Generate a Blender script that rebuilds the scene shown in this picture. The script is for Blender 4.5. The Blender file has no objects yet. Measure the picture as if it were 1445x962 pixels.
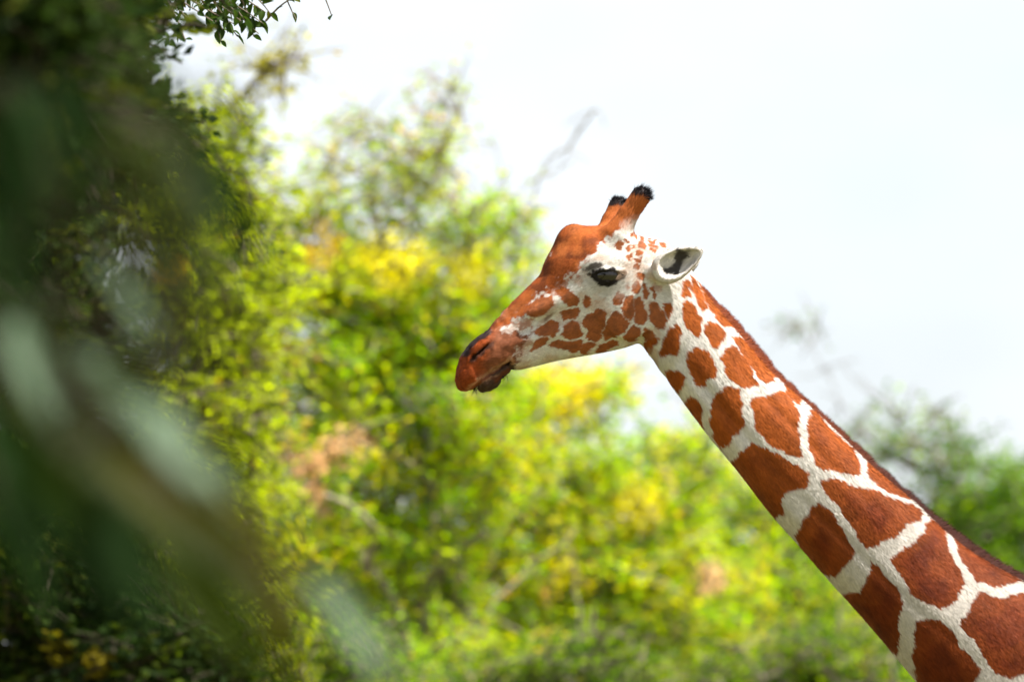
import bpy, math
import numpy as np
from mathutils import Vector, Matrix

# ------------------------------------------------------------------ camera, sky, sun
sc = bpy.context.scene
LENS, SENSOR, DIST, MIDZ = 200.0, 36.0, 16.0, 4.0      # MIDZ: height of the picture's middle at the giraffe
PITCH = math.radians(4.2); CAMZ = MIDZ-DIST*math.tan(PITCH)
cam_d = bpy.data.cameras.new('camera'); cam = bpy.data.objects.new('camera', cam_d)
sc.collection.objects.link(cam); sc.camera = cam
cam.location = (0, 0, CAMZ); cam.rotation_euler = (math.pi/2+PITCH, 0, 0)
cam_d.lens = LENS; cam_d.sensor_width = SENSOR; cam_d.clip_start = 0.1; cam_d.clip_end = 5000
cam_d.dof.use_dof = True; cam_d.dof.focus_distance = DIST - 0.10; cam_d.dof.aperture_fstop = 3.2

SUN_EL, SUN_AZ = 60.0, 70.0      # azimuth: 0 = behind the camera, 90 = from the right
el, az = math.radians(SUN_EL), math.radians(SUN_AZ)
sun_dir = Vector((math.cos(el)*math.sin(az), -math.cos(el)*math.cos(az), math.sin(el)))
world = bpy.data.worlds.new('World'); sc.world = world; world.use_nodes = True
wn, wl = world.node_tree.nodes, world.node_tree.links
wn.clear()
wo = wn.new('ShaderNodeOutputWorld'); bg = wn.new('ShaderNodeBackground')
sky = wn.new('ShaderNodeTexSky'); sky.sky_type = 'NISHITA'; sky.sun_disc = False
sky.sun_elevation = el; sky.sun_rotation = math.atan2(sun_dir.x, sun_dir.y)
sky.air_density = 1.0; sky.dust_density = 2.5; sky.ozone_density = 1.0
tc = wn.new('ShaderNodeTexCoord'); mp = wn.new('ShaderNodeMapping'); mp.inputs['Scale'].default_value = (5, 5, 11)
cl = wn.new('ShaderNodeTexNoise'); cl.inputs['Scale'].default_value = 1.6; cl.inputs['Detail'].default_value = 5
cr = wn.new('ShaderNodeMapRange'); cr.inputs[1].default_value = 0.30; cr.inputs[2].default_value = 0.62
cr.inputs[3].default_value = 0.66; cr.inputs[4].default_value = 0.92
mx = wn.new('ShaderNodeMix'); mx.data_type = 'RGBA'; mx.inputs[7].default_value = (6.5, 6.85, 7.2, 1)
wl.new(tc.outputs['Generated'], mp.inputs['Vector']); wl.new(mp.outputs[0], cl.inputs['Vector'])
wl.new(cl.outputs['Fac'], cr.inputs[0]); wl.new(cr.outputs[0], mx.inputs[0])
wl.new(sky.outputs[0], mx.inputs[6]); wl.new(mx.outputs[2], bg.inputs['Color'])
bg.inputs['Strength'].default_value = 0.054; wl.new(bg.outputs[0], wo.inputs['Surface'])
sun_d = bpy.data.lights.new('sun', 'SUN'); sun_d.energy = 5.0; sun_d.angle = math.radians(1.0); sun_d.color = (1, .95, .87)
sun = bpy.data.objects.new('sun', sun_d); sc.collection.objects.link(sun)
sun.rotation_euler = sun_dir.to_track_quat('Z', 'Y').to_euler(); sun.location = (6, -4, 20)
vs = sc.view_settings; vs.view_transform = 'Standard'; vs.look = 'None'; vs.gamma = 1; vs.exposure = 1.65
sc.cycles.use_denoising = True
sc.cycles.max_bounces = 8; sc.cycles.transmission_bounces = 4; sc.cycles.transparent_max_bounces = 4

# ------------------------------------------------------------------ helpers
K = DIST*SENSOR/LENS/1445.0        # metres per unit of the measuring grid in the giraffe's plane
def W(px, py, d):                  # a measured direction and a distance -> a point
    k = SENSOR/LENS/1445.0; u, v = (px-722.5)*k, (481-py)*k
    f = d/(math.cos(PITCH)-v*math.sin(PITCH))
    return np.array((u*f, d, CAMZ+f*(math.sin(PITCH)+v*math.cos(PITCH))))
def link(o, parent=None):
    sc.collection.objects.link(o)
    if parent is not None: o.parent = parent
    return o
def tag(o, label=None, cat=None, group=None, kind=None):
    if label: o['label'] = label
    if cat: o['category'] = cat
    if group: o['group'] = group
    if kind: o['kind'] = kind
    return o
def empty(name, loc):
    o = bpy.data.objects.new(name, None); o.location = loc; o.empty_display_size = .2
    return link(o)
def mesh_from(name, V, faces_idx, nper, mat, col=None, smooth=True, normals=None):
    """V (n,3), faces_idx flat int array, nper verts per face (int or array)."""
    V = np.asarray(V, np.float32); fi = np.asarray(faces_idx, np.int32).ravel()
    if np.isscalar(nper): cnt = np.full(len(fi)//nper, nper, np.int32)
    else: cnt = np.asarray(nper, np.int32)
    me = bpy.data.meshes.new(name)
    me.vertices.add(len(V)); me.vertices.foreach_set('co', V.ravel())
    me.loops.add(len(fi)); me.loops.foreach_set('vertex_index', fi)
    me.polygons.add(len(cnt))
    st = np.zeros(len(cnt), np.int32); st[1:] = np.cumsum(cnt)[:-1]
    me.polygons.foreach_set('loop_start', st)
    me.polygons.foreach_set('use_smooth', np.full(len(cnt), smooth))
    me.update(calc_edges=True)
    if col is not None:
        a = me.color_attributes.new('Col', 'FLOAT_COLOR', 'POINT')
        c4 = np.ones((len(V), 4), np.float32); c4[:, :3] = col
        a.data.foreach_set('color', c4.ravel())
    if normals is not None:
        me.normals_split_custom_set_from_vertices(np.asarray(normals, np.float32).tolist())
    me.materials.append(mat)
    return me
def obj(name, me, parent=None, loc=None):
    o = bpy.data.objects.new(name, me)
    if loc is not None: o.location = loc
    return link(o, parent)

def hash3(ix, iy, iz, seed=0):
    n = (ix*374761393 + iy*668265263 + iz*2147483647 + seed*1274126177) & 0xffffffff
    n = ((n ^ (n >> 13))*1274126177) & 0xffffffff
    n = ((n ^ (n >> 16))*2246822519) & 0xffffffff
    return ((n ^ (n >> 15)) & 0xffff)/65535.0
def vnoise(P, scale, seed=0):
    Q = np.asarray(P, np.float64)/scale; I = np.floor(Q).astype(np.int64); f = Q-I; f = f*f*(3-2*f)
    r = 0
    for dx in (0, 1):
        for dy in (0, 1):
            for dz in (0, 1):
                w = (f[:, 0] if dx else 1-f[:, 0])*(f[:, 1] if dy else 1-f[:, 1])*(f[:, 2] if dz else 1-f[:, 2])
                r = r + w*hash3(I[:, 0]+dx, I[:, 1]+dy, I[:, 2]+dz, seed)
    return r
def fbm(P, scale, seed=0, octs=3):
    r = 0; a = .5; t = 0
    for o in range(octs): r = r+a*vnoise(P, scale/2**o, seed+o); t += a; a *= .5
    return r/t
def sstep(a, b, x):
    t = np.clip((x-a)/(b-a), 0, 1); return t*t*(3-2*t)

# ------------------------------------------------------------------ materials
def coat_material(name, rough=.62, spec=.25, bump=0, trans=0, sheen=0):
    m = bpy.data.materials.new(name); m.use_nodes = True; n, l = m.node_tree.nodes, m.node_tree.links
    p = n['Principled BSDF']; a = n.new('ShaderNodeAttribute'); a.attribute_name = 'Col'
    p.inputs['Roughness'].default_value = rough; p.inputs['Specular IOR Level'].default_value = spec
    l.new(a.outputs['Color'], p.inputs['Base Color'])
    if sheen:
        p.inputs['Sheen Weight'].default_value = sheen; p.inputs['Sheen Roughness'].default_value = .5
    if bump:
        t = n.new('ShaderNodeTexCoord'); z = n.new('ShaderNodeTexNoise'); z.inputs['Scale'].default_value = 160
        z.inputs['Detail'].default_value = 3
        b = n.new('ShaderNodeBump'); b.inputs['Strength'].default_value = bump; b.inputs['Distance'].default_value = .003
        l.new(t.outputs['Object'], z.inputs['Vector']); l.new(z.outputs['Fac'], b.inputs['Height']); l.new(b.outputs[0], p.inputs['Normal'])
    if trans:
        tr = n.new('ShaderNodeBsdfTranslucent'); mx = n.new('ShaderNodeMixShader'); mx.inputs[0].default_value = trans
        hs = n.new('ShaderNodeHueSaturation'); hs.inputs['Saturation'].default_value = 1.15; hs.inputs['Value'].default_value = 1.5
        l.new(a.outputs['Color'], hs.inputs['Color']); l.new(hs.outputs[0], tr.inputs['Color'])
        l.new(p.outputs[0], mx.inputs[1]); l.new(tr.outputs[0], mx.inputs[2]); l.new(mx.outputs[0], n['Material Output'].inputs['Surface'])
    return m
def plain_material(name, col, rough=.6, spec=.5, noise=None, coat=0):
    m = bpy.data.materials.new(name); m.use_nodes = True; n, l = m.node_tree.nodes, m.node_tree.links
    p = n['Principled BSDF']; p.inputs['Base Color'].default_value = (*col, 1); p.inputs['Roughness'].default_value = rough
    p.inputs['Specular IOR Level'].default_value = spec; p.inputs['Coat Weight'].default_value = coat
    if noise:
        sc_, c2 = noise
        t = n.new('ShaderNodeTexCoord'); z = n.new('ShaderNodeTexNoise'); z.inputs['Scale'].default_value = sc_; z.inputs['Detail'].default_value = 6
        r = n.new('ShaderNodeMix'); r.data_type = 'RGBA'; r.inputs[6].default_value = (*col, 1); r.inputs[7].default_value = (*c2, 1)
        b = n.new('ShaderNodeBump'); b.inputs['Strength'].default_value = .5; b.inputs['Distance'].default_value = .02
        l.new(t.outputs['Object'], z.inputs['Vector']); l.new(z.outputs['Fac'], r.inputs[0]); l.new(r.outputs[2], p.inputs['Base Color'])
        l.new(z.outputs['Fac'], b.inputs['Height']); l.new(b.outputs[0], p.inputs['Normal'])
    return m
M_skin = coat_material('giraffe_skin', .75, .1, .35)
M_fur = coat_material('giraffe_fur', .65, .10, 0, .08)
M_mane = coat_material('mane_hair', .6, .10, 0, .15)
M_leaf = coat_material('leaf', .55, .10, 0, .55)
M_gloss = coat_material('glossy_leaf', .5, .04, 0, .30)
M_dleaf = coat_material('dark_leaf', .6, .02, 0, .35)
M_bark = plain_material('bark', (.10, .075, .055), .85, .2, (14, (.19, .16, .13)))
M_darkbark = plain_material('dark_bark', (.03, .024, .016), .85, .15, (14, (.05, .04, .028)))
M_palebark = plain_material('pale_bark', (.26, .23, .18), .85, .2, (14, (.16, .13, .10)))
M_ground = plain_material('dry_grass_earth', (.16, .13, .06), .95, .1, (.9, (.10, .12, .035)))
M_eye = plain_material('eye_ball', (.010, .007, .006), .05, .5, None, 0)
M_hoof = plain_material('hoof', (.05, .04, .035), .5)

# ------------------------------------------------------------------ ground
def build_ground():
    n = 60; r = np.concatenate([np.linspace(0, 60, 30), np.geomspace(70, 3000, 12)]); A = np.linspace(0, 2*np.pi, n, endpoint=False)
    V = [(0, 30, 0)]
    for i, rr in enumerate(r[1:]):
        for t in A:
            V.append((rr*math.cos(t), 30+rr*math.sin(t), 0))
    V = np.array(V); V[:, 2] = (fbm(V*[1, 1, 0], 9, 5)-.5)*.25*(np.hypot(V[:, 0], V[:, 1]-30) > 0)
    V[:, 2] -= .05
    F = []; cnt = []
    for j in range(n): F += [0, 1+j, 1+(j+1) % n]; cnt.append(3)
    for i in range(len(r)-2):
        for j in range(n):
            a = 1+i*n; b = a+n; F += [a+j, b+j, b+(j+1) % n, a+(j+1) % n]; cnt.append(4)
    o = obj('ground', mesh_from('ground', V, F, cnt, M_ground)); tag(o, 'dry grassy earth under the trees', kind='structure')
build_ground()

# ------------------------------------------------------------------ giraffe: measured outlines
def zA(p): return [(620+x/3.005, 250+y/3.005) for x, y in p]      # head sheet
def zB(p): return [(880+x/3.207, 340+y/3.207) for x, y in p]      # upper neck sheet
def zC(p): return [(1000+x/2.279, 540+y/2.279) for x, y in p]     # lower neck sheet
def pt(x, y): return (620+x/3.005, 250+y/3.005)

HM = np.array(pt(78, 897)); HB = np.array(pt(1015, 352))
hd = HB-HM; HL = np.hypot(*hd); ha = np.array((hd[0], -hd[1]))/HL; hn_ = np.array((-ha[1], ha[0]))   # in (right, up)
def head_ab(p):
    q = np.asarray(p, float)-HM; q = np.stack([q[..., 0], -q[..., 1]], -1)
    return q@ha, q@hn_
top = zA([(78,897),(67,868),(72,815),(85,772),(105,737),(135,698),(200,656),(240,610),(290,550),(350,490),(430,412),(480,350),(540,290),(610,240),(690,224),(760,236),(840,246),(900,255),(960,268),(1000,292),(1020,330),(1015,352)])
bot = zA([(78,897),(88,905),(110,908),(150,893),(215,842),(265,815),(300,812),(330,818),(400,802),(500,777),(600,759),(700,742),(780,724),(840,704),(900,660),(960,580),(1010,470),(1030,400),(1015,352)])
ta, tb = head_ab(top); ba, bb = head_ab(bot)
def mono(a, b):
    o = np.argsort(a); return a[o], b[o]
ta, tb = mono(ta, tb); ba, bb = mono(ba, bb)
AG = np.linspace(0, HL+4, 400)
def smooth1(y, w):
    k = np.ones(w)/w; return np.convolve(np.pad(y, w//2, 'edge'), k, 'valid')[:len(y)]
TB = np.interp(AG, ta, tb); BB = np.interp(AG, ba, bb)
TB[25:-15] = smooth1(TB, 13)[25:-15]; BB[25:-15] = smooth1(BB, 13)[25:-15]
HWA = np.array([0, 4, 12, 28, 55, 80, 110, 150, 190, 225, 255, 290, 325, 345, 358, HL+4])
HWV = np.array([6, 14, 22, 28, 31, 30, 27, 29, 35, 44, 48, 46, 40, 32, 20, 6])
HW = smooth1(np.interp(AG, HWA, HWV), 9)
EGG = smooth1(np.interp(AG, [0, 60, 100, 170, 220, 270, 330, HL], [-.05, -.12, -.05, .12, .30, .30, .15, 0]), 15)

N0 = np.array((925., 405.)); N1 = np.array((1640., 1180.))
nd = N1-N0; NL = np.hypot(*nd); na = np.array((nd[0], -nd[1]))/NL; nn = np.array((-na[1], na[0]))  # nn points up-right (nape)
def neck_sn(p):
    q = np.asarray(p, float)-N0; q = np.stack([q[..., 0], -q[..., 1]], -1)
    return q@na, q@nn
nape = [(955,345),(978,385),(1000,418),(1035,459),(1090,527),(1170,601),(1240,667),(1320,739),(1392,791),(1445,822),(1540,880),(1640,940),(1740,985)]
throat = [(905,440),(908,478),(916,500),(932,520),(985,594),(1030,654),(1085,727),(1140,787),(1190,842),(1245,907),(1295,964),(1370,1060),(1440,1180),(1500,1320)]
ns_, nb_ = mono(*neck_sn(nape)); ts_, tb_ = mono(*neck_sn(throat))
SG = np.linspace(-20, NL, 400)
NT = smooth1(np.interp(SG, ns_, nb_), 17); NB = smooth1(np.interp(SG, ts_, tb_), 17)
NW = np.interp(SG, [-20, 60, 150, 300, 500, 700, 850, NL], [36, 42, 47, 55, 67, 82, 105, 130])

def smin(a, b, k):
    h = np.clip(.5+.5*(b-a)/k, 0, 1); return b*(1-h)+a*h-k*h*(1-h)
def smax(a, b, k): return -smin(-a, -b, k)
def ell(P, c, r, rot=0.0):
    """ellipsoid, centre (px, depth, py), radii (x, depth, z), rot degrees counter-clockwise in the side view"""
    x = P[:, 0]-c[0]; y = P[:, 1]-c[1]; z = -(P[:, 2]-c[2])
    if rot:
        t = math.radians(rot); x, z = x*math.cos(t)+z*math.sin(t), -x*math.sin(t)+z*math.cos(t)
    k0 = np.sqrt((x/r[0])**2+(y/r[1])**2+(z/r[2])**2); k1 = np.sqrt((x/r[0]**2)**2+(y/r[1]**2)**2+(z/r[2]**2)**2)+1e-9
    return k0*(k0-1)/k1
def seg(P, a, b, ra, rb, sy=1.0):
    a = np.array(a, float); b = np.array(b, float); d = b-a
    Q = P-a; Qs = Q*[1, 1/sy, 1]; ds = d*[1, 1/sy, 1]
    h = np.clip((Qs@ds)/(ds@ds), 0, 1)
    return np.sqrt(((Qs-h[:, None]*ds)**2).sum(1))-(ra+(rb-ra)*h)

HORNS = [((872, -25, 332), (903, -33, 281)), ((859, 27, 330), (873, 36, 288))]
EYE = (856.5, -42.0, 391.5)
def sdf_head(P):
    a = (P[:, 0]-HM[0])*ha[0]-(P[:, 2]-HM[1])*ha[1]; b = (P[:, 0]-HM[0])*hn_[0]-(P[:, 2]-HM[1])*hn_[1]
    ac = np.clip(a, 0, HL+4)
    t = np.interp(ac, AG, TB); bo = np.interp(ac, AG, BB); hw = np.interp(ac, AG, HW); eg = np.interp(ac, AG, EGG)
    mid = (t+bo)/2; hh = np.maximum((t-bo)/2, 1.5)
    u = (b-mid)/hh; w = hw*(1+eg*np.clip(u, -1.2, 1.2))
    r = (np.abs(u)**2.3+np.abs(P[:, 1]/w)**2.3)**(1/2.3)
    f = (r-1)*np.minimum(hh, w)
    over = np.maximum(-a, a-HL-4); f = np.maximum(f, over)
    Y = np.abs(P[:, 1]); S = np.stack([P[:, 0], -Y, P[:, 2]], 1)
    # forehead knob
    f = smin(f, ell(P, (803.5, 0, 343.5), (20, 20, 29), -22), 11)
    f = smin(f, ell(P, (792, 0, 372), (20, 24, 26), -30), 14)
    f = smin(f, ell(P, (836, 0, 346), (32, 26, 26), 0), 16)
    # brow, cheek crest, masseter
    f = smin(f, ell(S, (853, -41, 375), (27, 11, 11), 6), 10)
    f = smin(f, ell(S, (856, -38, 392), (28, 13, 19), 0), 10)
    f = smin(f, ell(S, (795, -33, 425), (52, 8, 9), 24), 14)
    f = smin(f, ell(S, (885, -35, 440), (36, 10, 40), 10), 16)
    f = smin(f, ell(S, (770, -25, 475), (60, 6, 6), 14), 10)
    # muzzle: nostril rim and lip swelling
    f = smin(f, ell(S, (682, -22, 494), (24, 8, 14), 42), 12)
    f = smin(f, ell(S, (664, -15, 532), (17, 14, 15), 35), 8)
    # lower lip
    lip = smin(seg(S, (684, -8, 540.5), (714, -11, 521), 9.3, 5.6, 1.6), ell(P, (690, 0, 542), (17, 18, 9), 26), 6)
    f = smax(f, -seg(S, (672, -60, 549), (719, -60, 513), 2.2, 1.8, 40), 3)
    f = smin(f, lip, 2.0)
    # nostril slit
    f = smax(f, -ell(S, (679, -31, 497), (14, 8, 1.8), 42), 3)
    f = smax(f, -ell(S, (668, -28, 505), (5, 7, 2.4), 60), 3)
    # eye opening and lids
    f = smax(f, -ell(S, (EYE[0], -58, 391), (18.5, 14, 8.5), -3), 3)
    f = smin(f, seg(S, (836, -49, 389), (853, -55, 384), 2.6, 3.4), 3)
    f = smin(f, seg(S, (853, -55, 384), (878, -48, 386), 3.4, 2.6), 3)
    f = smin(f, seg(S, (838, -49, 393), (856, -52, 401), 1.8, 2.2), 3)
    f = smin(f, seg(S, (856, -52, 401), (876, -48, 391), 2.2, 1.8), 3)
    mz = sstep(740, 700, P[:, 0])
    if (mz > 0).any(): f = f+mz*((vnoise(S, 7, 63)-.5)*1.8+np.sin((S[:, 0]*.75+S[:, 2]*.66)/1.9)*.35*sstep(700, 680, S[:, 0])*sstep(525, 505, S[:, 2]))
    # ossicones
    for (bx, by, bz), (tx, ty, tz) in HORNS:
        m = ((bx+tx)/2-2, (by+ty)/2, (bz+tz)/2)
        h = smin(seg(P, (bx, by, bz), m, 21, 13.5), seg(P, m, (tx, ty, tz), 13.0, 13.5), 5)
        f = smin(f, h, 14)
    return f
def sdf_ear(S):
    t = math.radians(27); x = S[:, 0]-955; z = -(S[:, 2]-375.5)
    lx, lz = x*math.cos(t)+z*math.sin(t), -x*math.sin(t)+z*math.cos(t)
    tp = 1-.38*np.clip(lx/38, -.8, 1.15)                       # leaf shape: narrows to a point
    E = np.stack([lx, S[:, 1]+58+np.clip(lx, 0, 50)*.12, -lz/tp], 1)
    outer = ell(E, (0, 0, 0), (38.5, 13, 21.0)); inner = ell(E, (4, -12.5, .5), (35, 20, 18.6))
    e = smax(outer, -inner, 2.5)
    root = smax(seg(S, (922, -34, 388), (940, -52, 384), 15, 12), -inner, 4)
    return smin(e, root, 6)
def sdf_neck(P):
    s = (P[:, 0]-N0[0])*na[0]-(P[:, 2]-N0[1])*na[1]; b = (P[:, 0]-N0[0])*nn[0]-(P[:, 2]-N0[1])*nn[1]
    c = np.clip(s, -20, NL)
    t = np.interp(c, SG, NT); bo = np.interp(c, SG, NB); w = np.interp(c, SG, NW)
    mid = (t+bo)/2; hh = (t-bo)/2
    u = (b-mid)/hh; w = w*(1-.16*np.clip(u, -1, 1))
    r = (np.abs(u)**2.15+np.abs(P[:, 1]/w)**2.15)**(1/2.15)
    f = (r-1)*np.minimum(hh, w)
    return smax(f, np.maximum(-20-s, s-NL), 30)
def sdf_body(P):
    S = np.stack([P[:, 0], -np.abs(P[:, 1]), P[:, 2]], 1)
    f = ell(P, (1690, 0, 1240), (250, 165, 270), -20)
    f = smin(f, ell(P, (1900, 0, 1330), (330, 185, 240), -14), 80)
    f = smin(f, ell(P, (2170, 0, 1370), (210, 165, 210), -10), 80)
    for (pts) in (((1640, -95, 1380), (1650, -100, 1620), (1640, -98, 1900), (1648, -98, 2180), (1640, -98, 2440)),
                  ((2230, -95, 1470), (2190, -100, 1640), (2290, -98, 1920), (2262, -98, 2190), (2255, -98, 2440))):
        rr = (95, 62, 38, 27, 32)
        for i in range(4): f = smin(f, seg(S, pts[i], pts[i+1], rr[i], rr[i+1]), 30)
        x, y, z = pts[-1]; f = smin(f, ell(S, (x-14, y, 2462), (48, 34, 27)), 16)
    f = smin(f, seg(P, (2340, 0, 1290), (2390, 0, 1620), 18, 9), 20)
    return f
def sdf(P):
    S = np.stack([P[:, 0], -np.abs(P[:, 1]), P[:, 2]], 1)
    f = np.full(len(P), 1e3)
    m = P[:, 0] < 1060
    if m.any(): f[m] = sdf_head(P[m])
    n = sdf_neck(P); f = smin(f, n, 15)
    m = (P[:, 0] > 890) & (P[:, 0] < 1030) & (P[:, 2] < 440)
    if m.any(): f[m] = smin(f[m], sdf_ear(S[m]), 6)
    m = P[:, 0] > 1280
    if m.any(): f[m] = smin(f[m], sdf_body(P[m]), 110)
    # muscle relief on the neck
    sn = (P[:, 0]-N0[0])*na[0]-(P[:, 2]-N0[1])*na[1]; bn = (P[:, 0]-N0[0])*nn[0]-(P[:, 2]-N0[1])*nn[1]
    lo, hi = np.interp(sn, SG, NB), np.interp(sn, SG, NT); u = (bn-lo)/(hi-lo)
    g = 5.5*np.exp(-((u-.27-.00012*sn)/.055)**2)*sstep(90, 190, sn)*(.6+.4*np.sin(sn/70.))-2.5*np.exp(-((u-.14)/.06)**2)*sstep(60, 160, sn)+2.0*np.exp(-((u-.72)/.06)**2)*sstep(110, 220, sn)
    g = g*(np.abs(P[:, 1]) > 15)*(1-.65*sstep(350, 520, sn))
    sv = np.stack([sn/95., u*2.6, np.abs(P[:, 1])/60.], 1); g = g+(vnoise(sv, 1.0, 44)-.5)*7*sstep(80, 200, sn)
    fold = np.sin((sn+u*38)/5.2)*np.exp(-((sn-92)/34)**2)*np.exp(-((u-.2)/.2)**2); g = g+1.1*fold
    return f+g*(sn < 800)

def surface_nets(lo, hi, h, coarse=4):
    lo = np.array(lo, float); n = np.ceil((np.array(hi)-lo)/h/coarse).astype(int)*coarse+1
    cn = (n-1)//coarse+1; H = h*coarse
    gx = [lo[i]+H*np.arange(cn[i]) for i in range(3)]
    G = np.stack(np.meshgrid(*gx, indexing='ij'), -1).reshape(-1, 3)
    FC = np.concatenate([sdf(G[i:i+400000]) for i in range(0, len(G), 400000)]).reshape(cn)
    near = np.abs(FC) < H*2.2
    blk = np.zeros(cn-1, bool)
    for dx in (0, 1):
        for dy in (0, 1):
            for dz in (0, 1): blk |= near[dx:cn[0]-1+dx, dy:cn[1]-1+dy, dz:cn[2]-1+dz]
    F = np.repeat(np.repeat(np.repeat(FC, coarse, 0), coarse, 1), coarse, 2)[:n[0], :n[1], :n[2]].astype(np.float32).copy()
    act = np.zeros(n, bool)
    act[:-1, :-1, :-1] = np.repeat(np.repeat(np.repeat(blk, coarse, 0), coarse, 1), coarse, 2)
    a2 = act.copy()
    for ax in range(3):
        sl = [slice(None)]*3; sr = [slice(None)]*3; sl[ax] = slice(1, None); sr[ax] = slice(None, -1)
        b = a2.copy(); b[tuple(sl)] |= a2[tuple(sr)]; a2 = b
    idx = np.argwhere(a2)
    for i in range(0, len(idx), 400000):
        q = idx[i:i+400000]; F[q[:, 0], q[:, 1], q[:, 2]] = sdf(lo+q*h)
    ins = F < 0
    cs = np.zeros(n-1, np.uint8)
    for dx in (0, 1):
        for dy in (0, 1):
            for dz in (0, 1): cs += ins[dx:n[0]-1+dx, dy:n[1]-1+dy, dz:n[2]-1+dz]
    cell = (cs > 0) & (cs < 8)
    C = np.argwhere(cell); vid = np.full(n-1, -1, np.int64); vid[cell] = np.arange(len(C))
    acc = np.zeros((len(C), 3)); cnt = np.zeros(len(C))
    cor = [(x, y, z) for x in (0, 1) for y in (0, 1) for z in (0, 1)]
    val = {c: F[C[:, 0]+c[0], C[:, 1]+c[1], C[:, 2]+c[2]] for c in cor}
    for c in cor:
        for ax in range(3):
            if c[ax] == 0:
                d = list(c); d[ax] = 1; v0, v1 = val[c], val[tuple(d)]
                m = (v0 < 0) != (v1 < 0); t = v0/np.where(m, v0-v1, 1)
                p = np.tile(np.array(c, float), (len(C), 1)); p[:, ax] = t
                acc[m] += p[m]; cnt[m] += 1
    V = lo+(C+acc/cnt[:, None])*h
    Q = []
    for ax in range(3):
        o1, o2 = (ax+1) % 3, (ax+2) % 3
        s0 = [slice(None)]*3; s1 = [slice(None)]*3; s0[ax] = slice(None, -1); s1[ax] = slice(1, None)
        A, B = ins[tuple(s0)], ins[tuple(s1)]
        E = np.argwhere(A != B)
        ok = (E[:, o1] > 0) & (E[:, o2] > 0) & (E[:, o1] < n[o1]-1) & (E[:, o2] < n[o2]-1); E = E[ok]
        flip = A[E[:, 0], E[:, 1], E[:, 2]]
        def g(d1, d2):
            e = E.copy(); e[:, o1] -= d1; e[:, o2] -= d2; return vid[e[:, 0], e[:, 1], e[:, 2]]
        q = np.stack([g(1, 1), g(0, 1), g(0, 0), g(1, 0)], 1)
        q[~flip] = q[~flip][:, ::-1]; Q.append(q)
    return V, np.concatenate(Q)
def to_world(P):   # (px, depth, py) -> metres
    return np.stack([(P[:, 0]-722.5)*K, DIST+P[:, 1]*K, MIDZ+(481-P[:, 2])*K], 1)

# ------------------------------------------------------------------ coat pattern
PATCH = [zC(p) for p in (
 [(8,75),(25,30),(60,5),(95,15),(103,60),(105,110),(115,130),(75,175),(65,200),(40,208),(15,180),(5,130)],
 [(130,60),(150,42),(195,38),(235,22),(270,55),(290,95),(285,150),(300,242),(250,225),(190,195),(150,150),(140,95)],
 [(245,5),(262,-8),(305,50),(295,65),(265,50),(245,30)],
 [(325,85),(345,85),(400,150),(470,215),(490,260),(488,297),(430,290),(370,275),(340,260),(318,200),(315,150)],
 [(70,255),(140,190),(180,205),(250,245),(318,285),(320,330),(280,340),(250,350),(235,380),(238,420),(215,438),(170,410),(120,345)],
 [(355,305),(410,310),(480,330),(540,345),(600,375),(660,390),(692,418),(680,440),(640,450),(600,485),(540,520),(505,530),(480,500),(440,430),(400,380),(365,345)],
 [(510,240),(570,290),(640,355),(660,380),(590,355),(530,320),(512,285)],
 [(278,490),(300,440),(345,380),(380,400),(430,470),(462,530),(460,560),(430,590),(400,628),(350,600),(300,550)],
 [(580,565),(600,540),(650,510),(690,480),(700,450),(720,437),(755,460),(765,500),(770,545),(800,590),(818,635),(800,680),(770,710),(740,720),(690,705),(650,680),(630,650),(600,600)],
 [(780,480),(840,520),(920,575),(980,612),(1010,640),(960,645),(910,655),(850,630),(830,600),(800,550),(790,510)],
 [(425,680),(480,672),(500,640),(512,600),(515,570),(545,585),(570,630),(610,670),(620,705),(605,740),(607,800),(605,875),(560,845),(500,780),(450,725)],
 [(795,770),(830,720),(860,668),(900,680),(940,690),(980,675),(1014,672),(1080,690),(1120,760),(1110,830),(1050,890),(1014,915),(960,945),(910,925),(880,890),(860,850),(820,800)],
 [(660,760),(700,752),(745,765),(770,790),(800,840),(840,880),(865,915),(850,940),(820,990),(740,1040),(690,1020),(660,930),(650,880),(655,810)],
)]+[zB(p) for p in (
 [(262,180),(285,165),(298,190),(298,240),(275,243),(263,225)],
 [(302,150),(315,150),(335,190),(360,245),(372,295),(360,307),(330,275),(310,215)],
 [(340,170),(365,205),(400,245),(450,300),(500,355),(505,385),(460,378),(420,340),(390,305),(370,250)],
 [(262,290),(285,270),(310,285),(345,340),(347,390),(335,430),(300,405),(275,365),(262,320)],
 [(370,370),(385,357),(425,370),(460,410),(455,440),(435,470),(410,478),(385,445),(370,405)],
 [(165,490),(180,440),(200,395),(235,368),(253,400),(250,460),(235,505),(200,505),(175,522)],
 [(178,280),(205,278),(215,295),(195,338),(180,310)],
 [(287,500),(320,475),(360,490),(405,530),(415,570),(410,605),(370,625),(360,650),(330,645),(305,610),(290,560)],
 [(190,585),(240,580),(268,610),(265,650),(250,680),(220,655),(200,620)],
 [(275,725),(300,708),(330,715),(350,760),(350,800),(362,850),(325,815),(290,770)],
 [(440,515),(460,485),(490,460),(510,480),(550,530),(580,580),(605,645),(540,655),(490,625),(460,590),(450,550)],
 [(490,430),(530,430),(580,470),(640,530),(695,600),(680,630),(645,637),(615,615),(590,580),(560,540),(530,490)],
 [(100,455),(125,440),(158,428),(130,475),(115,495),(100,485)],
 [(115,520),(140,545),(155,570),(125,560)],
)]
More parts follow.
